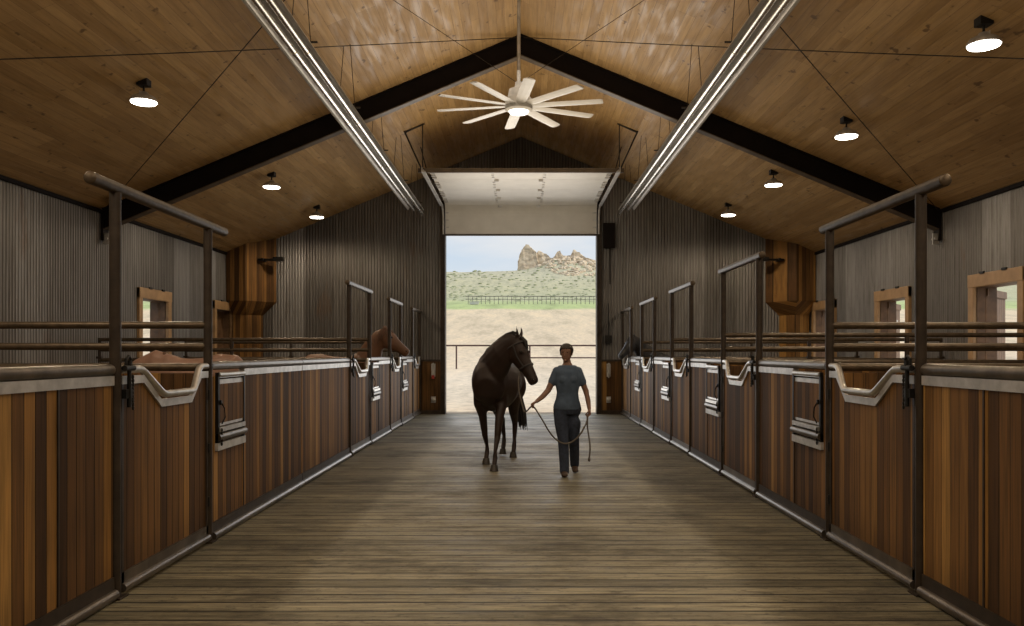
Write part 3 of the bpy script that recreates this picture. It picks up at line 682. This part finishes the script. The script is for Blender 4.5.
# ------------------------------------------------------------------ horses
def horse(loc, head_deg, label, coat, mane, poll, muzzle, neckmid, feet, tail=True, halter=True, vox=.016, full=True, earsp=.055, face=None, wide=1., sway=0., hs=1.):
    """loc = ground point under the barrel; heading in degrees; world points for neck middle, poll and muzzle tip"""
    r = thing('horse', (loc[0], loc[1], 0), label, 'horse')
    a = math.radians(head_deg); fx_, fy_ = math.cos(a), math.sin(a); lx, ly = -fy_, fx_
    def W(f, l, z): return V((loc[0]+f*fx_+l*lx, loc[1]+f*fy_+l*ly, z))
    b = MB()
    T = [(-.90,1.24,.10,.08),(-.84,1.22,.24,.19),(-.70,1.24,.33,.27),(-.5,1.25,.34,.29),(-.3,1.20,.34,.29),(-.1,1.16,.36,.31),(.12,1.14,.385,.31),(.32,1.18,.41,.27),(.48,1.18,.37,.245),(.62,1.14,.28,.21),(.72,1.12,.14,.12)]
    b.loft([W(t[0], 0, t[1]) for t in T], [(t[2], t[3]*wide) for t in T], n=22)
    for l in (-.13, .13): b.ball(W(.58, l*.75, 1.10), (.13,.13,.17)); b.ball(W(-.62, l, 1.10), (.20,.18,.26))
    P, Mz, Nm = V(poll), V(muzzle), V(neckmid)
    hd = (Mz-P).normalized(); Lh = (Mz-P).length
    # neck
    N0 = W(.30, 0, 1.26); N1 = W(.48, 0, 1.34)
    nk = [N0, N1, N1.lerp(Nm, .55)+V((0,0,.0)), Nm, Nm.lerp(P, .6)+V((0,0,.015)), P+V((0,0,-.02))]
    b.chain(nk, [(.32,.21),(.31,.19),(.265,.155),(.215,.125),(.175,.105),(.135,.09)], n=16, ref=V((0,0,1)))
    # head
    up = V((0,0,1)) - hd*hd.z; up.normalize(); sd = hd.cross(up).normalized()
    if face: 
        pass
    hp = [(-.04,.09,.08,-.02),(.12,.14,.10,-.045),(.30,.155,.10,-.065),(.48,.122,.085,-.052),(.66,.092,.068,-.036),(.82,.082,.064,-.03),(.93,.078,.064,-.03),(1.0,.055,.050,-.028)]
    b.loft([P+hd*(t*Lh)+up*o*hs for t, _, _, o in hp], [(ra*hs, rb*hs) for _, ra, rb, _ in hp], n=16, ref=up)
    b.ball(P+hd*(.28*Lh)-up*.10*hs, .085*hs); b.ball(P+hd*(.92*Lh)-up*.055, (.04,.04,.04))
    for q in (-1, 1): b.ball(P+hd*(.30*Lh)+up*.035+sd*q*.07, .03, 10, 7)
    for q in (-1, 1):
        e0 = P+up*.05+sd*q*earsp*.8-hd*.02; e1 = P+up*.09+sd*q*earsp*1.1-hd*.085; e2 = P+up*.115+sd*q*earsp*.95-hd*.165
        b.loft([e0, e0.lerp(e1, .5), e1, e2], [(.026,.034),(.024,.034),(.017,.025),(.005,.006)], n=8, ref=hd)
    # legs: feet = [(f,l,lift)...] FL, FR, HL, HR
    hoofs = []
    for i, (f, l, lift) in enumerate(feet):
        sgn = 1 if i % 2 == 0 else -1
        if i < 2:
            k = lift*.9
            pts = [W(.44, sgn*.15, 1.10), W(.44, sgn*.165, .90), W(.42+(f-.44)*.35+k*.6, sgn*.155*.6+l*.4, .72), W(.42+(f-.44)*.6+k*1.0, sgn*.06+l*.6, .48+lift*.3), W(.42+(f-.44)*.62+k, sgn*.05+l*.65, .43+lift*.3),
                   W(f-.02, l, .26+lift), W(f-.025, l, .165+lift), W(f+.03, l, .085+lift)]
            rr = [(.15,.10),(.115,.08),(.082,.062),(.054,.048),(.048,.045),(.031,.028),(.040,.036),(.034,.036)]
        else:
            k = lift
            pts = [W(-.58, sgn*.13, 1.16), W(-.50, sgn*.155, .92), W(-.60+(f+.7)*.25, sgn*.15*.6+l*.4, .72), W(-.80+(f+.7)*.55, sgn*.05+l*.6, .53+k*.3), W(-.79+(f+.7)*.6, sgn*.04+l*.7, .47+k*.3),
                   W(f-.06, l, .28+lift), W(f-.045, l, .17+lift), W(f+.02, l, .085+lift)]
            rr = [(.20,.13),(.17,.115),(.10,.075),(.062,.048),(.054,.044),(.034,.031),(.042,.038),(.036,.038)]
        b.chain(pts, rr, ref=V((fx_, fy_, 0)), n=12)
        c = W(f+.045, l, lift); t = W(f+.035, l, .095+lift)
        hoofs.append(MB().loft([c, c.lerp(t, .9)], [(.065,.058),(.046,.044)], ref=V((fx_, fy_, 0)), n=14))
    body = obj('body', b, M[coat], r, vox=vox, sm=5)
    for hv in hoofs: obj('hoof', hv, M['hoof'], r, smooth=True)
    e = MB()
    for q in (-1, 1): obj('eye', MB().ball(P+hd*(.31*Lh)+up*.035+sd*q*.097*hs, .020, 10, 7), M['eye'], r, smooth=True)
    e = MB()
    for q in (-1, 1): obj('nostril', MB().ball(P+hd*(.92*Lh)+sd*q*.056*hs, (.014,.014,.018), 10, 7), M['eye'], r, smooth=True)
    m = MB(); rnd = random.Random(3)
    crest = [P+up*.07+hd*.02, P+V((0,0,.11)), Nm.lerp(P, .5)+V((0,0,.165)), Nm+V((0,0,.19)), N1.lerp(Nm, .55)+V((0,0,.23)), W(.34, 0, 1.60)]
    for i in range(60):
        t = i/59*(len(crest)-1); j = min(int(t), len(crest)-2); c0 = crest[j].lerp(crest[j+1], t-j)
        q = rnd.choice((-1, -1, 1)) if face is None else face; o2 = V((lx, ly, 0))*q
        m.loft([c0-V((0,0,.02)), c0+o2*.045+V((0,0,-.0)), c0+o2*(.095+rnd.random()*.02)+V((0,0,-.09)), c0+o2*(.11+rnd.random()*.02)+V((rnd.uniform(-.02,.02),0,-.20-rnd.random()*.05))], [.018,.022,.016,.004], n=6)
    for i in range(8):   # forelock
        c0 = P+up*.085+sd*rnd.uniform(-.03,.03); m.loft([c0, c0+hd*.08+up*.03, c0+hd*(.16+rnd.random()*.05)+up*.005], [.012,.012,.003], n=6)
    obj('mane', m, M[mane], r, smooth=True)
    if tail:
        m = MB(); t0 = W(-.88, 0, 1.36)
        for i in range(34):
            ox, oy = rnd.uniform(-.05,.05), rnd.uniform(-.04,.04)
            m.loft([t0, W(-.98, ox*.4+sway*.15, 1.28), W(-1.02+oy*.6, ox+sway*.5, 1.0), W(-1.0+oy, ox*1.3+sway*.85, .7), W(-.98+oy*1.2, ox*(1.0+rnd.random()*.6)+sway, .38+rnd.random()*.14)], [.03,.03,.024,.022,.003], n=6)
        obj('tail', m, M[mane], r, smooth=True)
    if halter:
        m = MB()
        def band(t, ra, rb, off, w=.014):
            c = P+hd*(t*Lh)+up*off; n = 20; pp = [c+up*(ra*math.cos(2*PI*k/n))+sd*(rb*math.sin(2*PI*k/n)) for k in range(n+1)]
            m.loft(pp, [(w, .005)]*(n+1), ref=hd, n=6)
        band(.60, .108, .082, -.042); band(.10, .160, .108, -.055)
        for q in (-1, 1):
            m.loft([P+hd*(.10*Lh)+sd*q*.108-up*.03, P+hd*(.35*Lh)+sd*q*.108-up*.05, P+hd*(.60*Lh)+sd*q*.082-up*.034], [(.014,.006)]*3, ref=up, n=6)
        m.ball(P+hd*(.60*Lh)-up*.14, .016, 8, 6); m.cyl(P+hd*(.60*Lh)-up*.13, P+hd*(.14*Lh)-up*.19, .007)
        obj('halter', m, M['strap'], r, smooth=True)
    return r, P+hd*(.60*Lh)-up*.14

# dark bay led along the aisle; heads toward the camera, slightly to its right
dirv = math.degrees(math.atan2(-1.15, -.20))
hx, hy = -.35, 12.12
_, ring = horse((hx, hy), dirv, 'dark bay horse in a halter walking toward the camera on the plank floor', 'bay', 'hairb',
      poll=(-.055, 11.28, 1.775), muzzle=(.205, 11.12, 1.20), neckmid=(-.25, 11.42, 1.60),
      feet=[(.78, .13, .0), (.10, -.13, .0), (-.70, .12, .0), (-.84, -.07, .03)], face=-1, wide=1.09, sway=.22)
# chestnut leaning its head over the left stall front
horse((-3.75, 17.55), 0, 'chestnut horse in the left stall looking over the gate into the aisle', 'chestnut', 'hairc',
      hs=1.22, poll=(-2.84, 17.45, 2.03), muzzle=(-2.33, 17.35, 1.60), neckmid=(-3.08, 17.5, 1.76),
      feet=[(.44, .12, 0), (.42, -.12, 0), (-.72, .13, 0), (-.7, -.13, 0)], halter=False, vox=.02)
horse((3.85, 20.8), 180, 'dark grey-black horse with head over the farthest right gate', 'blackcoat', 'hairb',
      poll=(2.74, 20.45, 1.93), muzzle=(2.38, 20.1, 1.52), neckmid=(2.98, 20.65, 1.68), hs=1.1,
      feet=[(.44, .12, 0), (.42, -.12, 0), (-.72, .13, 0), (-.7, -.13, 0)], halter=False, vox=.02)
horse((-4.95, 12.4), 180, 'pale chestnut horse with only its back showing behind the nearest left gate', 'pale', 'hairc',
      poll=(-6.25, 12.3, 1.05), muzzle=(-6.4, 12.2, .52), neckmid=(-5.8, 12.35, 1.18),
      feet=[(.44, .12, 0), (.42, -.12, 0), (-.72, .13, 0), (-.7, -.13, 0)], halter=False, vox=.02)

# ------------------------------------------------------------------ person
pr = thing('person', (.61, 10.95, 0), 'person with short dark hair in grey-blue T-shirt and jeans leading the horse', 'person')
YP = 10.95
b = MB(); HC = V((.595, YP, 1.60))
yaw = math.radians(-14); fd = V((math.sin(yaw), -math.cos(yaw), -.08)).normalized(); rt = V((math.cos(yaw), math.sin(yaw), 0))
def Hd(f, s, u): return HC+fd*f+rt*s+V((0,0,u))
# skull, jaw, neck
b.ball(HC+V((0,0,.015))-fd*.01, (.074,.088,.088), 18, 12); b.loft([Hd(.01,0,.03), Hd(.022,0,-.03), Hd(.035,0,-.075), Hd(.045,0,-.103)], [(.085,.07),(.07,.062),(.05,.048),(.022,.026)], ref=fd, n=14)
b.loft([Hd(.082,0,.025), Hd(.098,0,-.005), Hd(.108,0,-.022), Hd(.085,0,-.034)], [.008,.011,.015,.008], n=8)
b.ball(Hd(.078,0,-.055), (.022,.012,.008)); b.ball(Hd(.078,0,.038), (.045,.016,.012)); b.ball(Hd(.07,0,-.092), .018)
for q in (-1, 1): b.ball(Hd(-.005, q*.076, -.005), (.010,.018,.030))
b.chain([Hd(-.01,0,-.04), V((.605,YP+.02,1.49)), V((.61,YP+.01,1.42))], [.056,.053,.075])
# torso
def torso(mb, g, zs=None):
    S = [((.61,YP,1.44),.055,.09),((.61,YP,1.41),.080,.135),((.61,YP,1.35),.105,.162),((.612,YP-.005,1.26),.118,.156),((.612,YP-.005,1.18),.112,.146),((.612,YP,1.08),.098,.128),((.61,YP,1.00),.102,.138),((.608,YP,.92),.115,.165),((.606,YP,.86),.118,.172),((.606,YP,.80),.105,.165)]
    S = [q for q in S if zs is None or zs[0] <= q[0][2] <= zs[1]]
    mb.loft([q[0] for q in S], [(q[1]+g, q[2]+g) for q in S], ref=(0,1,0), n=20)
torso(b, 0)
for q in (-1, 1): b.ball((.612+q*.065, YP-.085, 1.255), (.058,.045,.055))
ARM = {-1: [(.472,YP,1.36),(.415,YP-.01,1.235),(.355,YP-.03,1.11),(.285,YP-.09,1.035),(.205,YP-.16,.975)],
        1: [(.748,YP,1.36),(.80,YP+.01,1.235),(.855,YP+.02,1.10),(.878,YP-.03,.985),(.89,YP-.08,.875)]}
AR = [.055,.046,.039,.035,.025]
def hand(mb, w, d, n, sidev):
    w, d, n, sidev = V(w), V(d).normalized(), V(n).normalized(), V(sidev).normalized()
    mb.loft([w-d*.01, w+d*.02, w+d*.06, w+d*.088], [(.018,.024),(.017,.034),(.016,.040),(.013,.037)], ref=n, n=12)
    for i, (o, Lf) in enumerate(((.030,.070),(.010,.078),(-.010,.072),(-.029,.056))):
        p = w+d*.082+sidev*o; pts = [p-d*.02, p]; ang = 0
        for k, (fr, da) in enumerate(((.42, 48+3*i), (.32, 62), (.26, 45))):
            ang += math.radians(da); pts.append(pts[-1]+(d*math.cos(ang)+n*math.sin(ang))*Lf*fr)
        mb.chain(pts, [.0090,.0092,.0086,.0078,.0062], n=8)
    p = w+d*.028+sidev*.030
    mb.chain([p-sidev*.012, p+(sidev*.8+d*.6+n*.5)*.026, p+(sidev*.8+d*.6+n*.5)*.026+(d*.7+n*.75-sidev*.05)*.030, p+(sidev*.8+d*.6+n*.5)*.026+(d*.7+n*.75-sidev*.05)*.030+(n*.8-sidev*.6+d*.3)*.020], [.014,.0125,.0105,.008], n=8)
for q in (-1, 1): b.chain(ARM[q], AR, n=12)
hd_r = V((-.08,-.05,-.045)); hd_l = V((.005,-.02,-.10))
hand(b, ARM[-1][4], hd_r, (.35,-.1,-.8), (-.2,-1,.15)); hand(b, ARM[1][4], hd_l, (-.9,-.25,0), (-.15,-1,.1))
LEG = {-1: [(.525,YP,.86),(.53,YP-.05,.68),(.548,YP-.10,.49),(.558,YP-.11,.30),(.565,YP-.14,.09)],
        1: [(.695,YP,.86),(.695,YP+.0,.68),(.695,YP+.02,.49),(.71,YP+.13,.31),(.722,YP+.26,.13)]}
LR = [.092,.082,.058,.052,.036]
for q in (-1, 1): b.chain(LEG[q], LR, n=14)
FT = {-1: [(.565,YP-.10,.045),(.563,YP-.18,.038),(.560,YP-.28,.030)], 1: [(.722,YP+.29,.10),(.722,YP+.22,.055),(.724,YP+.12,.032)]}
for q in (-1, 1): b.chain(FT[q], [(.036,.034),(.033,.038),(.022,.036)], n=10)
obj('body', b, M['skin'], pr, vox=.0055, sm=3)
# clothes
b = MB(); torso(b, .014, (.86, 1.45))
b.chain([V(ARM[-1][0])+V((.05,0,.0)), ARM[-1][0], V(ARM[-1][1])+V((-.006,0,-.02))], [.058,.062,.058]); b.chain([V(ARM[1][0])-V((.05,0,0)), ARM[1][0], V(ARM[1][1])+V((.006,0,-.02))], [.058,.062,.058])
for q in (-1, 1): b.ball((.612+q*.062, YP-.09, 1.255), (.060,.050,.062))
obj('t_shirt', b, M['shirt'], pr, vox=.009, sm=3)
b = MB(); torso(b, .010, (.78, 1.0))
for q in (-1, 1):
    p = [V(x) for x in LEG[q]]; p[4] = p[4]+V((0, 0, -.03)); b.chain(p, [.104,.094,.073,.068,.062], n=16)
obj('jeans', b, M['jeans'], pr, vox=.009, sm=4)
for q in (-1, 1):
    b = MB(); b.chain([V(FT[q][0])+V((0,.0,.06)), *FT[q]], [(.045,.045),(.046,.042),(.040,.046),(.026,.042)], n=12); obj('boot', b, M['boot'], pr, vox=.008, sm=3)
b = MB(); b.ball(HC+V((0,0,.035))-fd*.018, (.094,.102,.094), 18, 12); b.ball(HC-fd*.055+V((0,0,-.01)), (.07,.055,.075))
for q in (-1, 1): b.ball(Hd(-.01, q*.066, .03), (.02,.045,.045))
h_ = obj('hair', b, M['hair'], pr, vox=.009, sm=2)
# keep the hair off the face
bm = bmesh.new(); bm.from_mesh(h_.data); L0 = V(pr.location)
bmesh.ops.delete(bm, geom=[v for v in bm.verts if (v.co+L0-HC).dot(fd) > .040 and (v.co+L0-HC).z < .052], context='VERTS'); bm.to_mesh(h_.data); bm.free()
for q in (-1, 1): obj('eye', MB().ball(Hd(.083, q*.028, .012), (.010,.006,.006), 8, 6), M['eye'], pr, smooth=True)

# --- lead rope
def bez(pts, n=8):
    P = [V(p) for p in pts]; out = []
    for i in range(len(P)-1):
        p0, p1, p2, p3 = P[max(i-1,0)], P[i], P[i+1], P[min(i+2,len(P)-1)]
        for k in range(n):
            t = k/n; out.append(.5*((2*p1)+(-p0+p2)*t+(2*p0-5*p1+4*p2-p3)*t*t+(-p0+3*p1-3*p2+p3)*t*t*t))
    out.append(P[-1]); return out
hr = V(ARM[-1][4])+hd_r.normalized()*.085+V((.35,-.1,-.8)).normalized()*.03; hl_ = V(ARM[1][4])+hd_l.normalized()*.085+V((-.9,-.25,0)).normalized()*.03
rp = bez([ring, ring+V((-.03,-.06,-.2)), (.03,11.03,.86), (.07,10.93,.835), hr, (.25,10.70,.78), (.40,10.70,.54), (.56,10.72,.435), (.72,10.74,.50), (.84,10.78,.68), hl_, hl_+V((.0,-.01,-.16)), (.895,10.80,.40), (.885,10.80,.23)])
mb = MB(); mb.loft(rp, .0105, n=8, ref=(.3,1,.2)); mb.ball((.885,10.80,.22), (.018,.018,.03))
tag(obj('lead_rope', mb, M['rope'], loc=tuple(hr), smooth=True), 'braided lead rope looping from the horse halter through both hands', 'rope')

# ------------------------------------------------------------------ light, sky, camera
sun = bpy.data.lights.new('sun', 'SUN'); sun.energy = 2.9; sun.angle = math.radians(1.2); sun.color = (1,.95,.86)
so = bpy.data.objects.new('sun', sun); COL.objects.link(so); so.rotation_euler = V((.80, -.05, .62)).to_track_quat('Z', 'Y').to_euler()
def area(name, loc, rot, sx, sy, e, c):
    l = bpy.data.lights.new(name, 'AREA'); l.shape = 'RECTANGLE'; l.size = sx; l.size_y = sy; l.energy = e; l.color = c
    o = bpy.data.objects.new(name, l); COL.objects.link(o); o.location = loc; o.rotation_euler = rot; return o
area('doorway_daylight', (0, YE+.1, 2.4), (math.radians(-90), 0, 0), 3.8, 4.4, 78, (.95,.97,1))
area('ceiling_fill', (0, 3.5, 3.2), (PI, 0, 0), 3.5, 9, 190, (1,.82,.58))  # added fill lamp aimed up to brighten the ceiling, no fixture there
area('ceiling_fill_far', (0, 15, 3.4), (PI, 0, 0), 3.0, 9, 125, (1,.84,.62))  # added ceiling fill for the far half
area('aisle_fill', (0, 2.0, 6.0), (math.radians(25), 0, 0), 5, 6, 170, (1,.86,.66))  # added warm fill above the aisle, stands for no real lamp
area('aisle_fill_far', (0, 12.5, 5.4), (0, 0, 0), 3.2, 13, 95, (1,.88,.70))  # added long fill lighting the far stall fronts from above

w = bpy.data.worlds.new('sky'); bpy.context.scene.world = w; w.use_nodes = True; nt = w.node_tree; nd = nt.nodes; lk = nt.links.new
bg = nd['Background']; tc = nd.new('ShaderNodeTexCoord'); sx = nd.new('ShaderNodeSeparateXYZ'); lk(tc.outputs['Generated'], sx.inputs[0])
rp_ = nd.new('ShaderNodeValToRGB'); lk(sx.outputs[2], rp_.inputs[0]); e = rp_.color_ramp.elements
e[0].position = .05; e[0].color = (.80,.85,.88,1); e[1].position = .5; e[1].color = (.28,.46,.75,1); q = e.new(.16); q.color = (.55,.70,.88,1)
mp = nd.new('ShaderNodeMapping'); lk(tc.outputs['Generated'], mp.inputs[0]); mp.inputs['Scale'].default_value = (3, 3, 14)
nz = nd.new('ShaderNodeTexNoise'); lk(mp.outputs[0], nz.inputs['Vector']); nz.inputs['Scale'].default_value = 1.3; nz.inputs['Detail'].default_value = 5
cr = nd.new('ShaderNodeValToRGB'); lk(nz.outputs[0], cr.inputs[0]); cr.color_ramp.elements[0].position = .36; cr.color_ramp.elements[1].position = .6
mx = nd.new('ShaderNodeMix'); mx.data_type = 'RGBA'; lk(cr.outputs[0], mx.inputs[0]); lk(rp_.outputs[0], mx.inputs[6]); mx.inputs[7].default_value = (.86,.87,.88,1)
lk(mx.outputs[2], bg.inputs[0]); bg.inputs[1].default_value = .86

cam = bpy.data.cameras.new('camera'); co = bpy.data.objects.new('camera', cam); COL.objects.link(co)
co.location = (0, 0, 1.6); co.rotation_euler = (PI/2, 0, 0); cam.sensor_width = 36; cam.lens = F/1024*36
cam.shift_x = -9/1024; cam.shift_y = 40/1024; cam.clip_end = 2000; cam.clip_start = .05
sc = bpy.context.scene; sc.camera = co
sc.view_settings.view_transform = 'Standard'; sc.view_settings.look = 'None'; sc.view_settings.exposure = .14
